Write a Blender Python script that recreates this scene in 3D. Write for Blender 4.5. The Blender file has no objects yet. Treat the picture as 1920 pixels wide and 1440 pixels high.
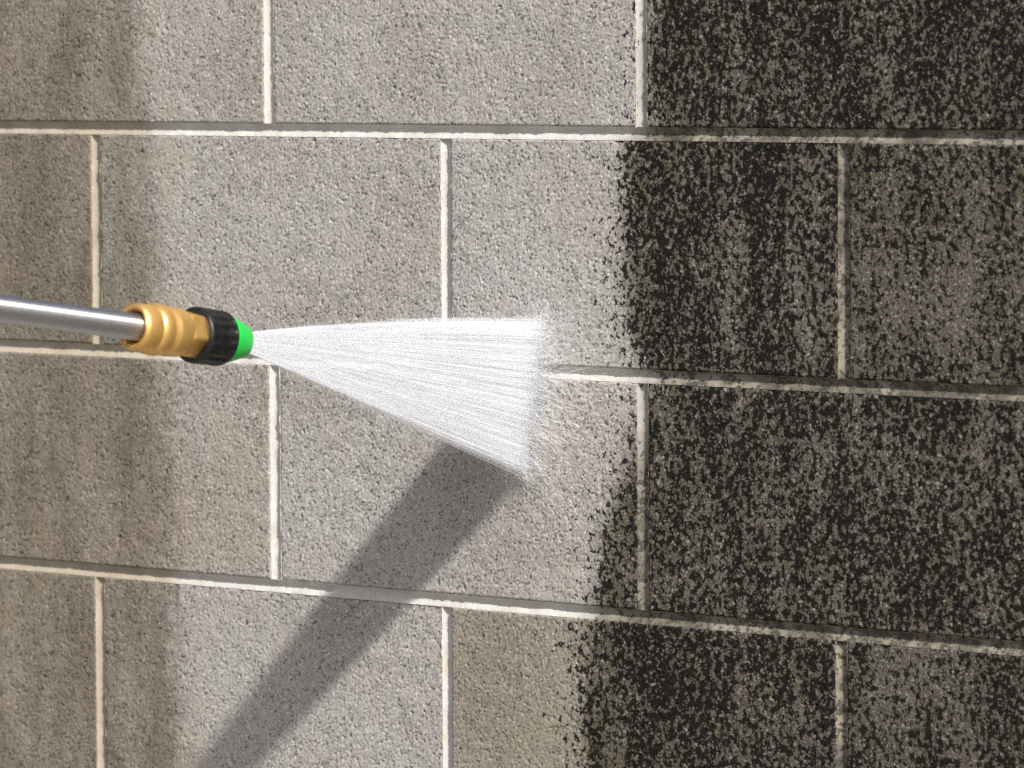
import bpy, math
import numpy as np
from mathutils import Vector, Matrix

rng = np.random.default_rng(11)
sc = bpy.context.scene
col = sc.collection

# ---------------------------------------------------------------- camera
FPX = 9017.593                                    # focal length in pixels of a 1920 wide frame
CAM = Vector((2.510973, -3.220549, 1.482143))
cam_d = bpy.data.cameras.new('camera')
cam = bpy.data.objects.new('camera', cam_d)
col.objects.link(cam)
cam_d.sensor_width = 36.0
cam_d.lens = FPX / 1920 * 36
cam_d.clip_start = 0.05
cam_d.clip_end = 500
cam.matrix_world = Matrix.Translation(CAM) @ (Matrix.Rotation(0.64920893, 4, 'Z') @ Matrix.Rotation(math.pi / 2 - 0.07255889, 4, 'X') @ Matrix.Rotation(-0.00496693, 4, 'Z'))
cam_d.dof.use_dof = True
cam_d.dof.focus_distance = 4.00
cam_d.dof.aperture_fstop = 9.0
sc.camera = cam

# ---------------------------------------------------------------- sky, sun, exposure
SUN = Vector((0.634, -0.343, 0.693)).normalized()
EL = math.asin(SUN.z)
world = bpy.data.worlds.new('World')
sc.world = world
world.use_nodes = True
wn = world.node_tree.nodes
bg = wn['Background']
sky = wn.new('ShaderNodeTexSky')
sky.sky_type = 'NISHITA'
sky.sun_disc = False
sky.dust_density = 3.0
sky.ozone_density = 0.6
sky.sun_elevation = EL
sky.sun_rotation = math.atan2(SUN.x, SUN.y)
world.node_tree.links.new(sky.outputs[0], bg.inputs[0])
bg.inputs[1].default_value = 0.085
sun_d = bpy.data.lights.new('sun', 'SUN')
sun_d.energy = 4.1
sun_d.angle = math.radians(2.0)
sun_d.color = (1.0, 0.97, 0.925)
sun = bpy.data.objects.new('sun', sun_d)
col.objects.link(sun)
sun.rotation_euler = SUN.to_track_quat('Z', 'Y').to_euler()
sun.location = SUN * 6
sc.view_settings.view_transform = 'Standard'
sc.view_settings.look = 'None'
sc.view_settings.gamma = 1.0
sc.view_settings.use_curve_mapping = False
sc.view_settings.exposure = 0.5
sc.cycles.use_denoising = False
sc.cycles.max_bounces = 6
sc.cycles.diffuse_bounces = 6
sc.cycles.glossy_bounces = 3
sc.cycles.transparent_max_bounces = 8


# ---------------------------------------------------------------- node helpers
class G:
    """small expression builder on a material's node tree"""
    def __init__(self, name):
        self.m = bpy.data.materials.new(name)
        self.m.use_nodes = True
        self.t = self.m.node_tree
        self.n = self.t.nodes
        self.l = self.t.links
        self.bsdf = self.n['Principled BSDF']
        self.out = self.n['Material Output']

    def put(self, sock, v):
        if hasattr(v, 'is_output'):
            self.l.new(v, sock)
        elif isinstance(v, (tuple, list)):
            sock.default_value = tuple(v) + ((1.0,) if len(sock.default_value) == 4 and len(v) == 3 else ())
        else:
            sock.default_value = v

    def math(self, op, a, b=0.0, c=0.0, clamp=False):
        n = self.n.new('ShaderNodeMath')
        n.operation = op
        n.use_clamp = clamp
        for i, v in enumerate((a, b, c)):
            self.put(n.inputs[i], v)
        return n.outputs[0]

    def add(self, a, b): return self.math('ADD', a, b)
    def sub(self, a, b): return self.math('SUBTRACT', a, b)
    def mul(self, a, b): return self.math('MULTIPLY', a, b)

    def ramp(self, v, a, b, c=0.0, d=1.0, smooth=True):
        n = self.n.new('ShaderNodeMapRange')
        n.interpolation_type = 'SMOOTHSTEP' if smooth else 'LINEAR'
        for i, x in enumerate((v, a, b, c, d)):
            self.put(n.inputs[i], x)
        return n.outputs[0]

    def pos(self):
        return self.n.new('ShaderNodeNewGeometry').outputs['Position']

    def xyz(self, v):
        n = self.n.new('ShaderNodeSeparateXYZ')
        self.l.new(v, n.inputs[0])
        return n.outputs

    def scale(self, v, s, off=(0, 0, 0)):
        n = self.n.new('ShaderNodeMapping')
        self.l.new(v, n.inputs[0])
        n.inputs['Location'].default_value = off
        n.inputs['Scale'].default_value = s
        return n.outputs[0]

    def noise(self, v, scale, detail=2.0, rough=0.5, dist=0.0):
        n = self.n.new('ShaderNodeTexNoise')
        self.l.new(v, n.inputs['Vector'])
        n.inputs['Scale'].default_value = scale
        n.inputs['Detail'].default_value = detail
        n.inputs['Roughness'].default_value = rough
        n.inputs['Distortion'].default_value = dist
        return n.outputs[0]

    def voro(self, v, scale, out='Distance', rnd=1.0):
        n = self.n.new('ShaderNodeTexVoronoi')
        self.l.new(v, n.inputs['Vector'])
        n.inputs['Scale'].default_value = scale
        n.inputs['Randomness'].default_value = rnd
        return n.outputs[out]

    def mix(self, f, a, b, mode='MIX'):
        n = self.n.new('ShaderNodeMix')
        n.data_type = 'RGBA'
        n.blend_type = mode
        self.put(n.inputs[0], f)
        self.put(n.inputs[6], a)
        self.put(n.inputs[7], b)
        return n.outputs[2]

    def grey(self, v):
        n = self.n.new('ShaderNodeCombineColor')
        for i in range(3):
            self.l.new(v, n.inputs[i])
        return n.outputs[0]

    def curve(self, z, pts, zlo, zhi, vlo, vhi):
        """piecewise curve value(z) from (z, value) pairs"""
        f = self.ramp(z, zlo, zhi, 0, 1, False)
        n = self.n.new('ShaderNodeFloatCurve')
        self.l.new(f, n.inputs['Value'])
        c = n.mapping.curves[0]
        ps = sorted(((a - zlo) / (zhi - zlo), (b - vlo) / (vhi - vlo)) for a, b in pts)
        ps = [(0.0, ps[0][1])] + ps + [(1.0, ps[-1][1])]
        c.points[0].location = ps[0]
        c.points[1].location = ps[-1]
        for p in ps[1:-1]:
            c.points.new(*p)
        for p in c.points:
            p.handle_type = 'VECTOR'
        n.mapping.update()
        return self.ramp(n.outputs[0], 0, 1, vlo, vhi, False)

    def bump(self, h, strength, dist):
        n = self.n.new('ShaderNodeBump')
        n.inputs['Strength'].default_value = strength
        n.inputs['Distance'].default_value = dist
        self.l.new(h, n.inputs['Height'])
        return n.outputs[0]

    def finish(self, color, rough, normal=None, spec=0.2, metal=0.0):
        self.put(self.bsdf.inputs['Base Color'], color)
        self.put(self.bsdf.inputs['Roughness'], rough)
        self.put(self.bsdf.inputs['Specular IOR Level'], spec)
        self.put(self.bsdf.inputs['Metallic'], metal)
        if normal is not None:
            self.l.new(normal, self.bsdf.inputs['Normal'])
        return self.m


LEFT_EDGE = [(1.467, -.352), (1.372, -.331), (1.277, -.326), (1.182, -.321), (1.039, -.314), (.944, -.309), (.848, -.307)]
RIGHT_EDGE = [(1.50, .204), (1.405, .203), (1.395, .184), (1.29, .178), (1.237, .184), (1.194, .203), (1.135, .186), (1.09, .164),
              (1.022, .152), (1.005, .150), (.976, .141), (.909, .138)]


def stain_masks(g):
    """old weathering left of the washed strip, black grime right of it (both with shapes of their own)"""
    p = g.pos()
    x, y, z = g.xyz(p)
    n_mid = g.noise(p, 34, 4, .6)
    n_fine = g.noise(p, 120, 3, .6)
    left = g.curve(z, LEFT_EDGE, .3, 1.9, -.5, .5)
    dl = g.add(g.sub(left, x), g.add(g.mul(g.sub(n_mid, .5), .035), g.mul(g.sub(n_fine, .5), .03)))
    m_left = g.ramp(dl, -.022, .020)
    right = g.curve(z, RIGHT_EDGE, .3, 1.9, -.5, .5)
    dr = g.add(g.sub(x, right), g.add(g.mul(g.sub(n_mid, .5), .022), g.mul(g.sub(n_fine, .5), .016)))
    return p, x, z, m_left, dl, dr, n_mid, n_fine


def make_concrete():
    g = G('block_concrete')
    p, x, z, m_left, dl, dr, n_mid, n_fine = stain_masks(g)
    info = g.n.new('ShaderNodeObjectInfo')
    big = g.noise(p, 7, 4, .6)
    sand = g.voro(p, 560, 'Color')
    sand_v = g.xyz(sand)[0]
    grain = g.noise(p, 900, 2, .6)
    base = g.mix(g.ramp(big, .3, .7), (.342, .317, .291), (.425, .407, .387))
    base = g.mix(1.0, base, g.grey(g.mul(g.ramp(grain, .3, .7, .76, 1.18), g.ramp(sand_v, .0, 1., .84, 1.12, False))), 'MULTIPLY')
    base = g.mix(g.mul(g.ramp(sand_v, .86, .98), .5), base, (.62, .60, .57))
    speck = g.mul(g.ramp(sand_v, .16, .08), g.ramp(n_fine, .38, .58))
    base = g.mix(g.mul(speck, .8), base, (.075, .066, .055))
    rust = g.ramp(g.noise(p, 14, 3, .6), .48, .70)
    base = g.mix(g.mul(rust, .38), base, (.37, .315, .255))
    base = g.mix(1.0, base, info.outputs['Color'], 'MULTIPLY')
    # older grey-brown weathering to the left
    streak = g.noise(g.scale(p, (26, 1, 7)), 1.0, 4, .6)
    spk = g.ramp(g.add(g.mul(n_fine, .6), g.mul(grain, .4)), .40, .60)
    old = g.mix(g.ramp(streak, .34, .66), (.52, .487, .43), (.72, .69, .635))
    old = g.mix(g.mul(spk, .35), old, (.38, .35, .30))
    col_ = g.mix(1.0, base, g.mix(m_left, (1, 1, 1), old), 'MULTIPLY')
    # a rusty tide mark just inside the washed strip
    tide = g.mul(g.ramp(dl, -.05, -.012), g.ramp(dl, .012, -.006))
    col_ = g.mix(g.mul(g.mul(tide, g.ramp(g.noise(g.scale(p, (30, 1, 9)), 1., 3), .45, .65)), .28), col_, (.36, .29, .20))
    # a thin rusty run below the bed joint
    run = g.mul(g.ramp(g.math('ABSOLUTE', g.sub(x, g.add(-.3095, g.mul(g.sub(n_mid, .5), .004)))), .0022, .0004), g.mul(g.ramp(z, .945, .985), g.ramp(z, .998, .990)))
    col_ = g.mix(g.mul(run, .7), col_, (.13, .095, .055))
    # grime film and black growth to the right
    patch = g.noise(g.scale(p, (26, 1, 9)), 1.0, 4, .6, .3)
    film = g.mul(g.ramp(dr, -.014, .020), g.ramp(patch, .25, .6, .86, 1.0))
    filmc = g.mix(g.ramp(grain, .34, .66), (.024, .019, .013), (.150, .129, .097))
    filmc = g.mix(g.mul(g.ramp(dr, .07, .01), g.ramp(n_mid, .40, .62, 0, .5)), filmc, (.085, .077, .036))
    filmc = g.mix(g.mul(g.ramp(sand_v, .86, 1.0), .5), filmc, (.36, .34, .31))
    col_ = g.mix(film, col_, filmc)
    cover = g.add(g.ramp(dr, -.070, .002, 0, .115), g.ramp(dr, -.008, .016, 0, .055))
    cover = g.add(cover, g.mul(g.ramp(dr, -.01, .012), g.ramp(patch, .30, .68, -.055, .075, False)))
    cover = g.add(cover, g.mul(g.ramp(dr, -.03, .012), g.mul(g.sub(info.outputs['Alpha'], .50), .17)))
    wet = g.noise(g.scale(p, (1.1, 1.0, .85)), 175, 2, .55, .15)
    spot = g.add(g.mul(wet, .72), g.mul(g.noise(p, 420, 2, .6), .28))
    th = g.sub(.665, cover)
    black = g.ramp(spot, th, g.add(th, .035))
    blackc = g.mix(n_fine, (.004, .004, .0037), (.016, .015, .013))
    blackc = g.mix(g.mul(g.ramp(sand_v, .88, .97), .55), blackc, (.17, .16, .145))
    col_ = g.mix(g.mul(black, .95), col_, blackc)
    h = g.add(g.mul(grain, .7), g.mul(sand_v, .3))
    return g.finish(col_, .92, g.bump(h, .5, .0008), .06)


def make_mortar():
    g = G('mortar')
    p, x, z, m_left, dl, dr, n_mid, n_fine = stain_masks(g)
    grain = g.noise(p, 700, 3, .6)
    base = g.mix(g.ramp(n_mid, .3, .7), (.48, .455, .415), (.575, .555, .525))
    base = g.mix(1.0, base, g.grey(g.ramp(grain, .3, .7, .88, 1.08)), 'MULTIPLY')
    base = g.mix(g.mul(g.ramp(g.noise(p, 45, 4, .65), .60, .70), .5), base, (.46, .39, .29))
    col_ = g.mix(m_left, base, g.mix(1.0, base, (.72, .655, .55), 'MULTIPLY'))
    film = g.ramp(dr, -.03, .03)
    dirty = g.mix(g.ramp(n_mid, .35, .65), (.10, .088, .068), (.25, .225, .185))
    col_ = g.mix(film, col_, dirty)
    spot = g.add(g.mul(g.noise(p, 160, 3, .6), .6), g.mul(g.noise(p, 420, 2, .6), .4))
    th = g.sub(.67, g.add(g.ramp(dr, -.06, .0, 0, .09), g.ramp(dr, .0, .03, 0, .08)))
    col_ = g.mix(g.mul(g.ramp(spot, th, g.add(th, .05)), .85), col_, (.05, .045, .035))
    return g.finish(col_, .9, g.bump(g.add(grain, n_fine), .4, .0008), .15)


def make_ground():
    g = G('yard_concrete')
    p = g.pos()
    a = g.noise(p, 3, 5, .6)
    b = g.noise(p, 140, 3, .6)
    c = g.mix(a, (.20, .185, .16), (.30, .285, .255))
    c = g.mix(1.0, c, g.grey(g.ramp(b, .3, .7, .8, 1.1)), 'MULTIPLY')
    return g.finish(c, .9, g.bump(b, .4, .002))


def make_metal(name, c, rough, var=.08, scale=(60, 60, 60), aniso=0.0):
    g = G(name)
    if aniso:           # polished round and round: highlights stretch along the pipe
        tn = g.n.new('ShaderNodeTangent')
        tn.direction_type = 'RADIAL'
        tn.axis = 'Z'
        g.l.new(tn.outputs[0], g.bsdf.inputs['Tangent'])
        g.bsdf.inputs['Anisotropic'].default_value = aniso
        g.bsdf.inputs['Anisotropic Rotation'].default_value = .25
    tc = g.n.new('ShaderNodeTexCoord').outputs['Object']
    n = g.noise(g.scale(tc, scale), 1.0, 4, .6)
    cc = g.mix(g.mul(n, .35), c, tuple(v * .72 for v in c))
    return g.finish(cc, g.ramp(n, .25, .75, rough - var, rough + var), None, .5, 1.0)


def make_plastic(name, c, rough):
    g = G(name)
    tc = g.n.new('ShaderNodeTexCoord').outputs['Object']
    n = g.noise(tc, 260, 4, .65)
    cc = g.mix(g.ramp(n, .45, .8), c, tuple(min(1, v * 1.25 + .01) for v in c))
    return g.finish(cc, g.ramp(n, .3, .7, rough - .06, rough + .1), g.bump(n, .08, .0006), .5)


def make_water(name, w):
    g = G(name)
    g.n.remove(g.bsdf)
    d = g.n.new('ShaderNodeBsdfDiffuse'); d.inputs[0].default_value = (w * .955, w * .97, w, 1)
    t = g.n.new('ShaderNodeBsdfTranslucent'); t.inputs[0].default_value = (w * .955, w * .97, w, 1)
    m = g.n.new('ShaderNodeMixShader'); m.inputs[0].default_value = .18
    g.l.new(d.outputs[0], m.inputs[1]); g.l.new(t.outputs[0], m.inputs[2])
    g.l.new(m.outputs[0], g.out.inputs[0])
    return g.m


M_BLOCK, M_MORTAR, M_GROUND = make_concrete(), make_mortar(), make_ground()
M_STEEL = make_metal('stainless_steel', (.66, .66, .67), .42, .03, (300, 300, 300), .92)
M_BRASS = make_metal('brass', (.93, .57, .185), .42, .05)
M_BRASS.node_tree.nodes['Principled BSDF'].inputs['Metallic'].default_value = .8
M_BLACK = make_plastic('black_rubber', (.006, .006, .0065), .42)
M_GREEN = make_plastic('green_plastic', (.008, .50, .055), .38)
M_WATER = make_water('water_strands', .97)
M_MIST = make_water('water_mist', .99)


# ---------------------------------------------------------------- mesh helpers
def mesh_np(name, verts, quads, mat, smooth=True, tris=None, ngons=None, n_smooth=None):
    me = bpy.data.meshes.new(name)
    verts = np.asarray(verts, np.float32)
    loops, starts, totals = [], [], []
    s = 0
    for arr, k in ((quads, 4), (tris, 3)):
        if arr is None or len(arr) == 0:
            continue
        arr = np.asarray(arr, np.int32)
        loops.append(arr.ravel())
        starts.append(s + np.arange(len(arr), dtype=np.int32) * k)
        totals.append(np.full(len(arr), k, np.int32))
        s += arr.size
    for ng in ngons or []:
        loops.append(np.asarray(ng, np.int32))
        starts.append(np.array([s], np.int32)); totals.append(np.array([len(ng)], np.int32))
        s += len(ng)
    loops, starts, totals = np.concatenate(loops), np.concatenate(starts), np.concatenate(totals)
    me.vertices.add(len(verts)); me.vertices.foreach_set('co', verts.ravel())
    me.loops.add(len(loops)); me.loops.foreach_set('vertex_index', loops)
    me.polygons.add(len(starts))
    me.polygons.foreach_set('loop_start', starts); me.polygons.foreach_set('loop_total', totals)
    sm = np.zeros(len(starts), bool)
    sm[:(len(starts) if n_smooth is None else n_smooth)] = smooth
    me.polygons.foreach_set('use_smooth', sm)
    me.materials.append(mat)
    me.update(calc_edges=True)
    me.validate()
    return me


def link(name, me, parent=None, loc=None):
    o = bpy.data.objects.new(name, me)
    col.objects.link(o)
    if parent is not None:
        o.parent = parent
    if loc is not None:
        o.location = loc
    return o


# ---------------------------------------------------------------- relief fields for the wall (metres)
FX0, FX1, FZ0, FZ1, FS = -1.3, 1.3, .55, 1.75, .001
nx, nz = int((FX1 - FX0) / FS), int((FZ1 - FZ0) / FS)
kx = np.fft.fftfreq(nx, FS)[:, None]
kz = np.fft.rfftfreq(nz, FS)[None, :]
KK = np.sqrt(kx * kx + kz * kz)


def band(lam, width=.55):
    w = rng.standard_normal((nx, nz)).astype(np.float32)
    f = np.fft.rfft2(w) * np.exp(-((np.log(KK + 1e-6) - math.log(1 / lam)) / width) ** 2)
    r = np.fft.irfft2(f, s=(nx, nz))
    return (r / r.std()).astype(np.float32)


def sstep(v, a, b):
    t = np.clip((v - a) / (b - a), 0, 1)
    return t * t * (3 - 2 * t)


n3, n5, n9, n30 = band(.0032), band(.0055), band(.010), band(.035)
REL = .13 * n3 + .05 * n5 + .03 * n9 + .10 * n30
REL -= 1.2 * sstep(n5 + .35 * n9, 1.5, 2.3) + 1.15 * sstep(band(.0028), 1.2, 2.0)
REL -= 1.6 * sstep(band(.0085), 2.45, 3.0)
REL *= .00115
EDGE = (n9 * .5 + n5 * .5).astype(np.float32)
del kx, kz


def sample(F, X, Z):
    i = np.clip((X - FX0) / FS, 0, nx - 1.001)
    j = np.clip((Z - FZ0) / FS, 0, nz - 1.001)
    i0, j0 = i.astype(int), j.astype(int)
    a, b = i - i0, j - j0
    return (F[i0, j0] * (1 - a) * (1 - b) + F[i0 + 1, j0] * a * (1 - b) + F[i0, j0 + 1] * (1 - a) * b + F[i0 + 1, j0 + 1] * a * b)


THICK = .10


def block_mesh(u0, u1, z0, z1, res, tilt):
    a, b = max(4, int((u1 - u0) / res)), max(3, int((z1 - z0) / res))
    if res > .01:      # far outside the picture: a few faces with a bevelled rim
        us = np.array([u0, u0 + .0025, (u0 + u1) / 2, u1 - .0025, u1]); zs = np.array([z0, z0 + .0025, (z0 + z1) / 2, z1 - .0025, z1])
    else:
        us, zs = np.linspace(u0, u1, a + 1), np.linspace(z0, z1, b + 1)
    U, Z = np.meshgrid(us, zs, indexing='ij')
    e = np.minimum(np.minimum(U - u0, u1 - U), np.minimum(Z - z0, z1 - Z))
    if res > .01:
        Y = np.where(e < 1e-5, .002, 0.0)
    else:
        H = sample(REL, U, Z)
        E = sample(EDGE, U, Z)
        r = .0019 + .0007 * np.clip(E, -1.2, 2.6)
        t = np.clip(1 - e / r, 0, 1)
        drop = .0026 * (1 - np.sqrt(np.clip(1 - t * t, 0, 1)))
        chip = sstep(E, 1.55, 2.4) * sstep(.006 - e, 0, .004) * .0025
        Y = -H * sstep(e, -.001, .004) + drop + chip
    Y = Y + tilt[0] + tilt[1] * (U - (u0 + u1) / 2) + tilt[2] * (Z - (z0 + z1) / 2)
    c = np.array([(u0 + u1) / 2, 0, (z0 + z1) / 2])
    nu, nzv = len(us), len(zs)
    V = np.stack([U, Y, Z], -1).reshape(-1, 3) - c
    I = np.arange(nu * nzv).reshape(nu, nzv)
    q = np.stack([I[:-1, :-1], I[1:, :-1], I[1:, 1:], I[:-1, 1:]], -1).reshape(-1, 4)
    ring = np.concatenate([I[:-1, 0], I[-1, :-1], I[1:, -1][::-1], I[0, 1:][::-1]])
    f = V[ring]
    bk = f.copy(); bk[:, 1] = THICK
    n0 = len(V); k = len(ring)
    V = np.concatenate([V, f, bk])
    A = n0 + np.arange(k); B = A + k
    side = np.stack([A, B, np.roll(B, -1), np.roll(A, -1)], -1)
    me = mesh_np('concrete_block', V, np.concatenate([q, side]), M_BLOCK, True, None, [B.tolist()], len(q))
    return me, c


# ---------------------------------------------------------------- the ground
S = 60.0
gv = [(-S, -S, 0), (S, -S, 0), (S, S, 0), (-S, S, 0)]
ground = link('ground', mesh_np('ground', gv, [(0, 1, 2, 3)], M_GROUND, False))
ground['kind'] = 'structure'

# ---------------------------------------------------------------- the block wall
wall = bpy.data.objects.new('block_wall', None)
col.objects.link(wall)
wall['label'] = 'grey concrete block wall, washed pale on the left and black with grime on the right'
wall['category'] = 'wall'

COURSES = 10
HALF_X = 1.6
# measured head joints of the courses in view (metres along the wall)
HEADS = {7: [-.198, .2015], 6: [-.402, -.003, .400], 5: [-.1947, .2018], 4: [-.403, -.0047, .3977]}
JW = .0106                                   # joint width
TINT = {(4, 2): (.74, .715, .635), (7, 0): (.98, .96, .93), (6, 0): (.90, .87, .82), (5, 0): (.95, .92, .88), (4, 0): (.95, .92, .86), (6, 2): (1.03, 1.03, 1.03)}


GRIME = {(7, 2): .62, (6, 2): .63, (6, 3): .40, (5, 2): .56, (4, 2): .62, (4, 3): .45}   # how thickly the growth sits on single blocks


def heads(c):
    hs = list(HEADS.get(c, [-.2, .2] if c % 2 else [-.4, 0.0, .4]))
    while hs[0] - .4 > -HALF_X: hs.insert(0, hs[0] - .4)
    while hs[-1] + .4 < HALF_X: hs.append(hs[-1] + .4)
    return hs


def joint_strip(length, w, depth, step, horizontal, c0, mat_name):
    """concave tooled mortar joint: a solid strip whose face is a hollow arc"""
    n = max(2, int(length / step))
    s = np.linspace(-length / 2, length / 2, n + 1)
    k = 12
    t = np.linspace(-1, 1, k + 1)
    Sg, T = np.meshgrid(s, t, indexing='ij')
    Tk = 2 * ((T + 1) / 2) ** 1.6 - 1 if horizontal else T      # the bed joints are struck deeper at the top
    prof = depth * (1 - np.abs(Tk) ** 2.5) + .0007
    if horizontal:
        X, Z = c0[0] + Sg, c0[2] + T * w / 2
    else:
        X, Z = c0[0] + T * w / 2, c0[2] + Sg
    fine = step < .01
    if fine:
        nse = sample(n9, X + .37, Z + .1) * .00007 + sample(n30, X - .2, Z + .05) * .00022 + sample(n3, X, Z) * .00009
        prof = prof + nse - .0009 * sstep(np.abs(T), .75, 1.0) * sstep(sample(n9, X - .4, Z - .1), .2, 1.6)
    Y = prof
    P = np.stack([X, Y, Z], -1).reshape(-1, 3) - np.array(c0)
    I = np.arange((n + 1) * (k + 1)).reshape(n + 1, k + 1)
    q = np.stack([I[:-1, :-1], I[1:, :-1], I[1:, 1:], I[:-1, 1:]], -1).reshape(-1, 4)
    if not horizontal:
        q = q[:, ::-1]
    ring = np.concatenate([I[:-1, 0], I[-1, :-1], I[1:, -1][::-1], I[0, 1:][::-1]])
    f = P[ring]; bk = f.copy(); bk[:, 1] = .06
    n0, kk = len(P), len(ring)
    A = n0 + np.arange(kk); B = A + kk
    side = np.stack([A, B, np.roll(B, -1), np.roll(A, -1)], -1)
    return mesh_np(mat_name, np.concatenate([P, f, bk]), np.concatenate([q, side]), M_MORTAR, True, None, [B.tolist()], len(q))


for c in range(COURSES):
    z0, z1 = c * .2 + JW / 2, (c + 1) * .2 - JW / 2
    hs = [-HALF_X - JW / 2] + heads(c) + [HALF_X + JW / 2]
    first = next(i for i, h in enumerate(hs) if h > -.75)
    for i in range(len(hs) - 1):
        u0, u1 = hs[i] + JW / 2, hs[i + 1] - JW / 2
        if u1 - u0 < .02:
            continue
        if 4 <= c <= 7 and u1 > -.53 and u0 < .58:
            res = .00105
        elif 3 <= c <= 8 and u1 > -1.0 and u0 < 1.0:
            res = .0035
        else:
            res = .05
        tilt = (rng.normal(0, .00045), rng.normal(0, .0016), rng.normal(0, .002))
        me, ctr = block_mesh(u0, u1, z0, z1, res, tilt)
        o = link('concrete_block', me, wall, ctr)
        vis = [k for k in range(len(hs) - 1) if hs[k + 1] > -.53]
        t = TINT.get((c, i - vis[0]), None)
        v = rng.normal(1.0, .025)
        o.color = (*(t or (v, v, v * .99)), GRIME.get((c, i - vis[0]), .5))
    near = 4 <= c <= 7
    for h in hs[1:-1]:
        st = .0016 if near and -.6 < h < .65 else .05
        c0 = (h, 0, c * .2 + .1)
        me = joint_strip(z1 - z0 + .001, JW + .0008, .0037, st, False, c0, 'head_joint')
        link('head_joint', me, wall, c0)
    if c > 0:
        z = c * .2
        c0 = (0, 0, z)
        if c in (5, 6, 7):
            for a, b, st in ((-HALF_X, -.65, .05), (-.65, .70, .0016), (.70, HALF_X, .05)):
                c0 = ((a + b) / 2, 0, z)
                link('bed_joint', joint_strip(b - a, JW + .0008, .0038, st, True, c0, 'bed_joint'), wall, c0)
        else:
            link('bed_joint', joint_strip(2 * HALF_X, JW + .0008, .0038, .05, True, c0, 'bed_joint'), wall, c0)

# ---------------------------------------------------------------- the lance
TIP = np.array([.0863, -.36, 1.2431])
TAIL = np.array([.0669, -.625, 1.282])
AX = (TIP - TAIL) / np.linalg.norm(TIP - TAIL)          # points at the wall
SIDE = np.cross(AX, (0, 0, 1)); SIDE /= np.linalg.norm(SIDE)
UP = np.cross(SIDE, AX)

lance = bpy.data.objects.new('pressure_washer_lance', None)
col.objects.link(lance)
LBASE = TIP - AX * 1.15
lance.matrix_world = Matrix.Translation(Vector(LBASE)) @ Matrix((Vector(UP), Vector(SIDE), Vector(AX))).transposed().to_4x4()
lance['label'] = 'steel pressure washer lance with brass coupling, black collar and green nozzle tip'
lance['category'] = 'lance'


def lathe(name, prof, mat, n=64, parent=None, rad=None, closed=False, flat=False):
    """prof: list of (s along the axis measured from the tip, radius); rad(angle, s, r) may reshape it"""
    th = np.linspace(0, 2 * math.pi, n, endpoint=False)
    V = []
    for s, r in prof:
        rr = np.array([rad(a, s, r) for a in th]) if rad else np.full(n, r)
        V.append(np.stack([rr * np.cos(th), rr * np.sin(th), np.full(n, s + 1.15)], -1))
    m = len(prof)
    V = np.concatenate(V)
    I = np.arange(m * n).reshape(m, n)
    J = np.roll(I, -1, axis=1)
    q = np.stack([I[:-1], J[:-1], J[1:], I[1:]], -1).reshape(-1, 4)
    if closed:
        q = np.concatenate([q, np.stack([I[-1], J[-1], J[0], I[0]], -1)])
    ng = [] if closed else [I[0][::-1].tolist(), I[-1].tolist()]
    me = mesh_np(name, V, q, mat, not flat, None, ng, len(q))
    if not flat:
        me.set_sharp_from_angle(angle=math.radians(38))
    return link(name, me, parent or lance)


lathe('lance_pipe', [(-1.15, .0104), (-.1110, .0104)], M_STEEL, 64)
# brass quick coupling: hollow sleeve with a rolled lip at its back
sleeve = lathe('coupling_sleeve', [(-.112, .0106), (-.1290, .0128), (-.1315, .0142), (-.1322, .0160), (-.1310, .0176), (-.1285, .0183), (-.1175, .0186),
               (-.1160, .0183), (-.1140, .0180), (-.0990, .0183), (-.0970, .0192), (-.0955, .0193), (-.0838, .0188), (-.0825, .0182), (-.0820, .0150), (-.0820, .0106)],
               M_BRASS, 72, None, None, True)
ringp = [(-.1155, .0178), (-.1145, .0188), (-.1122, .0197), (-.1090, .0201), (-.1055, .0199), (-.1030, .0191), (-.1015, .0179)]
lathe('raised_ring', ringp, M_BRASS, 72, sleeve)


def hexr(a, s, r):
    k = (a + .35) % (math.pi / 3) - math.pi / 6
    return min(r * .868 / math.cos(k), r * .985)


lathe('hex_nut', [(-.0824, .0165), (-.0810, .0188), (-.0665, .0188), (-.0645, .0174)], M_BRASS, 96, sleeve, hexr)


def ribr(a, s, r):
    if -.0600 < s < -.0405:
        k = (a * 17 / (2 * math.pi)) % 1
        return r - .00115 * (1 - min(1, (abs(k - .5) * 2.6) ** 2.2))
    return r


collar = lathe('collar', [(-.0675, .0178), (-.0675, .0200), (-.0668, .0212), (-.0655, .0219), (-.0625, .0222), (-.0599, .0221), (-.050, .0219), (-.0406, .0217),
               (-.0390, .0217), (-.0370, .0213), (-.0358, .0204), (-.0355, .0170), (-.0355, .010)], M_BLACK, 176, None, ribr)


def tipr(a, s, r):
    # two flats either side of the spray slot
    k = min(1.0, max(0.0, (s + .026) / .014))
    return r * (1 - .14 * k * abs(math.sin(a)) ** 3)


tip = lathe('spray_tip', [(-.0370, .0160), (-.0370, .0186), (-.0300, .0187), (-.0285, .0183), (-.0140, .0136), (-.0110, .0126), (-.0096, .0116), (-.0092, .0100), (-.0104, .0080), (-.0140, .0050)],
            M_GREEN, 72, None, tipr)

# ---------------------------------------------------------------- the water
HIT_T = np.array([.0979, -.004, 1.2420])
HIT_B = np.array([.0787, -.004, 1.1158])


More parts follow.
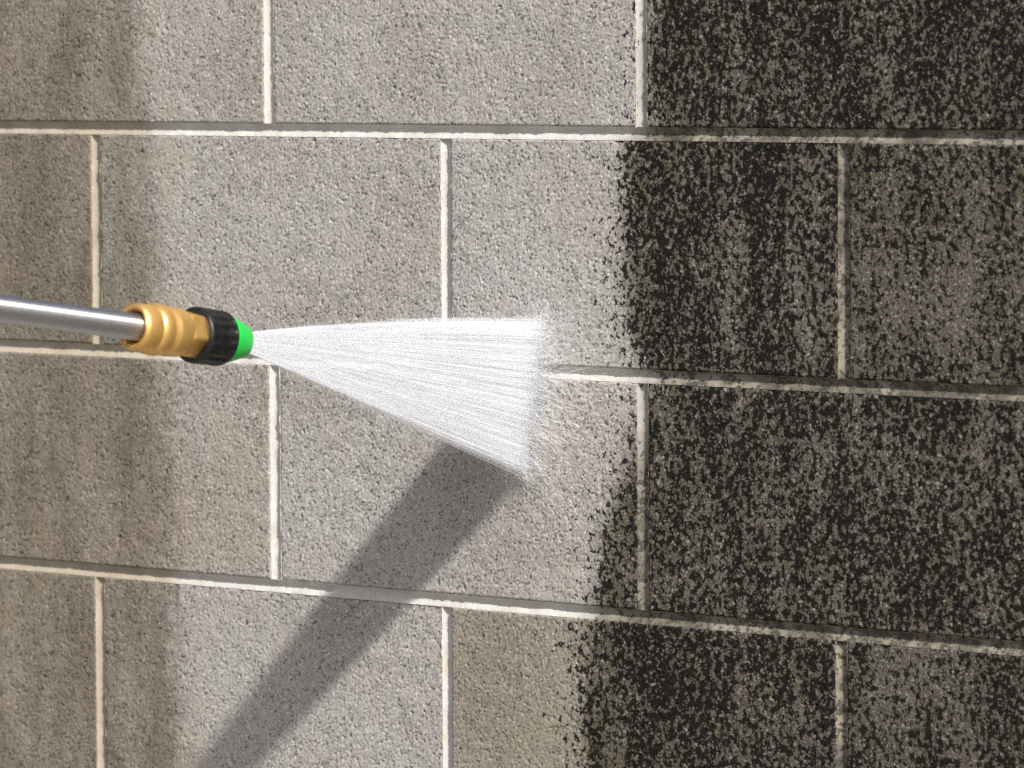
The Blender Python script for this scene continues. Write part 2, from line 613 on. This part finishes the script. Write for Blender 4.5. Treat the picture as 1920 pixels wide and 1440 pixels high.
def tubes(P0, P1, r0, r1, seg=4):
    """thin tapering filaments from P0 to P1, each turned about its own axis at random"""
    n = len(P0)
    d = P1 - P0
    d = d / (np.linalg.norm(d, axis=1, keepdims=True) + 1e-9)
    ref = rng.standard_normal((n, 3))
    s = np.cross(d, ref); s /= np.linalg.norm(s, axis=1, keepdims=True)
    V = np.zeros((n, seg + 1, 2, 3))
    for k in range(seg + 1):
        f = k / seg
        r = (r0 * (1 - f) + r1 * f) * (.4 if k in (0, seg) else 1.0) * 1.35
        P = P0 * (1 - f) + P1 * f
        V[:, k, 0] = P - s * r[:, None]
        V[:, k, 1] = P + s * r[:, None]
    base = np.arange(n) * (seg + 1) * 2
    q = [np.stack([base + k * 2, base + k * 2 + 1, base + k * 2 + 3, base + k * 2 + 2], -1) for k in range(seg)]
    return V.reshape(-1, 3), np.concatenate(q)


def drops(P, r):
    n = len(P)
    D = np.array([(1, 1, 1), (1, -1, -1), (-1, 1, -1), (-1, -1, 1)], float) * .85
    V = P[:, None, :] + D[None] * r[:, None, None] * np.where(rng.uniform(size=n) < .5, 1, -1)[:, None, None]
    F = np.array([(0, 1, 2), (0, 3, 1), (0, 2, 3), (1, 3, 2)])
    T = (np.arange(n) * 4)[:, None, None] + F[None]
    return V.reshape(-1, 3), T.reshape(-1, 3)


# streaky density across the fan
NS = 26000
grid = np.linspace(-1, 1, 400)
dens = np.ones(400)
for f_, a_ in ((5, .07), (13, .07), (31, .08), (67, .08)):
    dens += a_ * np.sin(grid * f_ + rng.uniform(0, 6.28)) * rng.uniform(.6, 1)
dens = np.clip(dens, .15, None)
dens *= 1 + .30 * np.exp(-((grid - .93) / .10) ** 2) - .25 * np.exp(-((grid + 1.0) / .10) ** 2)
cdf = np.cumsum(dens); cdf /= cdf[-1]
v = np.interp(rng.uniform(0, 1, NS), cdf, grid)            # -1 top .. 1 bottom
v = v + rng.normal(0, .018, NS) + np.where(rng.uniform(size=NS) < .12, rng.normal(0, .07, NS), 0)
org = TIP[None] - UP[None] * (v * .0068)[:, None] - AX[None] * .011 + SIDE[None] * rng.normal(0, .0008, NS)[:, None]
w = ((v + rng.normal(0, .03, NS) + np.where(rng.uniform(size=NS) < .10, rng.normal(0, .09, NS), 0) + 1) / 2)[:, None]
tgt = HIT_T[None] * (1 - w) + HIT_B[None] * w
wid = .0050 * np.abs(rng.standard_normal(NS)) * np.sign(rng.uniform(-1, 1, NS))
tgt[:, 0] += wid
# filaments are more numerous towards the wall, where the fan is wider
tm = np.sqrt(rng.uniform(.0, 1.0, NS) * 1.35 + .012) - .05
ln = rng.uniform(.10, .38, NS)
near = rng.uniform(size=NS) < .13
tm[near] = rng.uniform(0, .22, near.sum())
t0 = np.clip(tm - ln * (.35 + tm), 0, .97)
t1 = np.clip(tm + ln * .5, .04, 1)
bow = lambda t: (t * (1 - t))[:, None] * np.clip(-v, 0, 1)[:, None] ** 2 * np.array([[0, 0, .018]])
P0 = org + (tgt - org) * t0[:, None] + bow(t0)
P1 = org + (tgt - org) * t1[:, None] + bow(t1)
rad = rng.uniform(.000008, .000021, NS)
V1, Q1 = tubes(P0, P1, rad * (.7 + .5 * t0), rad * (.7 + .5 * t1))
spray = link('water_spray', mesh_np('water_spray', V1, Q1, M_WATER, False))
spray['label'] = 'white fan of high pressure water bursting from the green nozzle onto the wall'
spray['category'] = 'water spray'
spray['kind'] = 'stuff'

# splash running off the line of impact, close to the wall
NP = 2600
a = rng.uniform(-.04, 1.04, NP)[:, None]
h0 = HIT_T[None] * (1 - a) + HIT_B[None] * a
h0[:, 0] += rng.normal(0, .003, NP)
h0[:, 1] = -.004
sgn = np.where((rng.uniform(size=NP) < .85) | (a[:, 0] < .2) | (a[:, 0] > .9), 1., -1.)
ang = rng.normal(0, .24, NP) - (a[:, 0] - .45) * .6
lift = np.abs(rng.normal(.22, .25, NP))
L = (rng.exponential(.013, NP) + .003) * np.clip(1.25 - np.abs(a[:, 0] - .5) * 1.6, .3, 1)
d = np.stack([sgn * np.cos(ang), -lift, np.sin(ang)], -1)
st = rng.exponential(.010, NP) * (rng.uniform(size=NP) < .6)
V2, Q2 = tubes(h0 + d * st[:, None], h0 + d * (st + L)[:, None], np.full(NP, .00006), np.full(NP, .00003))
splash = link('splash', mesh_np('splash', V2, Q2, M_MIST, False), spray)
splash['kind'] = 'stuff'

NR = 260
a = rng.uniform(0, 1, NR) ** .8
h0 = HIT_T[None] * (1 - a)[:, None] + HIT_B[None] * a[:, None]
ang = -(a - .35) * 1.25 + rng.normal(0, .10, NR)
d = np.stack([np.cos(ang), np.full(NR, -.03), np.sin(ang)], -1)
st = rng.uniform(.012, .075, NR)
h0[:, 1] = -.0008
pr = h0 + d * st[:, None]
V4, Q4 = tubes(pr, pr + d * rng.uniform(.003, .009, NR)[:, None] + np.array([[0, 0, -.0008]]), np.full(NR, .00007), np.full(NR, .00004))
runoff = link('runoff', mesh_np('runoff', V4, Q4, M_MIST, False), spray)
runoff['kind'] = 'stuff'

# fine mist hanging round the impact and along the fan
NB = 28000                                   # dense white bar where the fan meets the wall
a = rng.uniform(-.02, 1.01, NB)[:, None]
pb = HIT_T[None] * (1 - a) + HIT_B[None] * a
pb[:, 0] += np.where(rng.uniform(size=NB) < .75, rng.normal(.002, .0036, NB), np.abs(rng.normal(.002, .010, NB)))
pb[:, 2] += rng.normal(0, .004, NB)
pb[:, 1] = -.002 - rng.exponential(.008, NB)
NM = 4000                                    # thin haze around it
a = rng.uniform(-.12, 1.02, NM)[:, None]
pm = HIT_T[None] * (1 - a) + HIT_B[None] * a
pm[:, 0] += rng.normal(.010, .017, NM)
pm[:, 2] += rng.normal(.002, .010, NM)
pm[:, 1] = -.003 - rng.exponential(.010, NM)
pm = np.concatenate([pb, pm])
NK = 3500
b = rng.uniform(0, 1, NK)
u_ = np.where(rng.uniform(size=NK) < .6, -1 + rng.exponential(.06, NK), rng.uniform(-1, 1, NK)) - .03
o2 = TIP[None] - UP[None] * (u_ * .0068)[:, None]
t2 = HIT_T[None] * (1 - (u_[:, None] + 1) / 2) + HIT_B[None] * (u_[:, None] + 1) / 2
b = np.sqrt(b)
pk = o2 + (t2 - o2) * b[:, None] + rng.normal(0, 1, (NK, 3)) * (b * .0045)[:, None]
pk += (b * (1 - b))[:, None] * np.clip(-u_, 0, 1)[:, None] ** 2 * np.array([[0, 0, .018]])
pm = np.concatenate([pm, pk])
pm[:, 1] = np.minimum(pm[:, 1], -.002)
V3, T3 = drops(pm, rng.uniform(.00007, .00017, len(pm)))
mist = link('droplets', mesh_np('droplets', V3, None, M_MIST, False, T3), spray)
mist['kind'] = 'stuff'
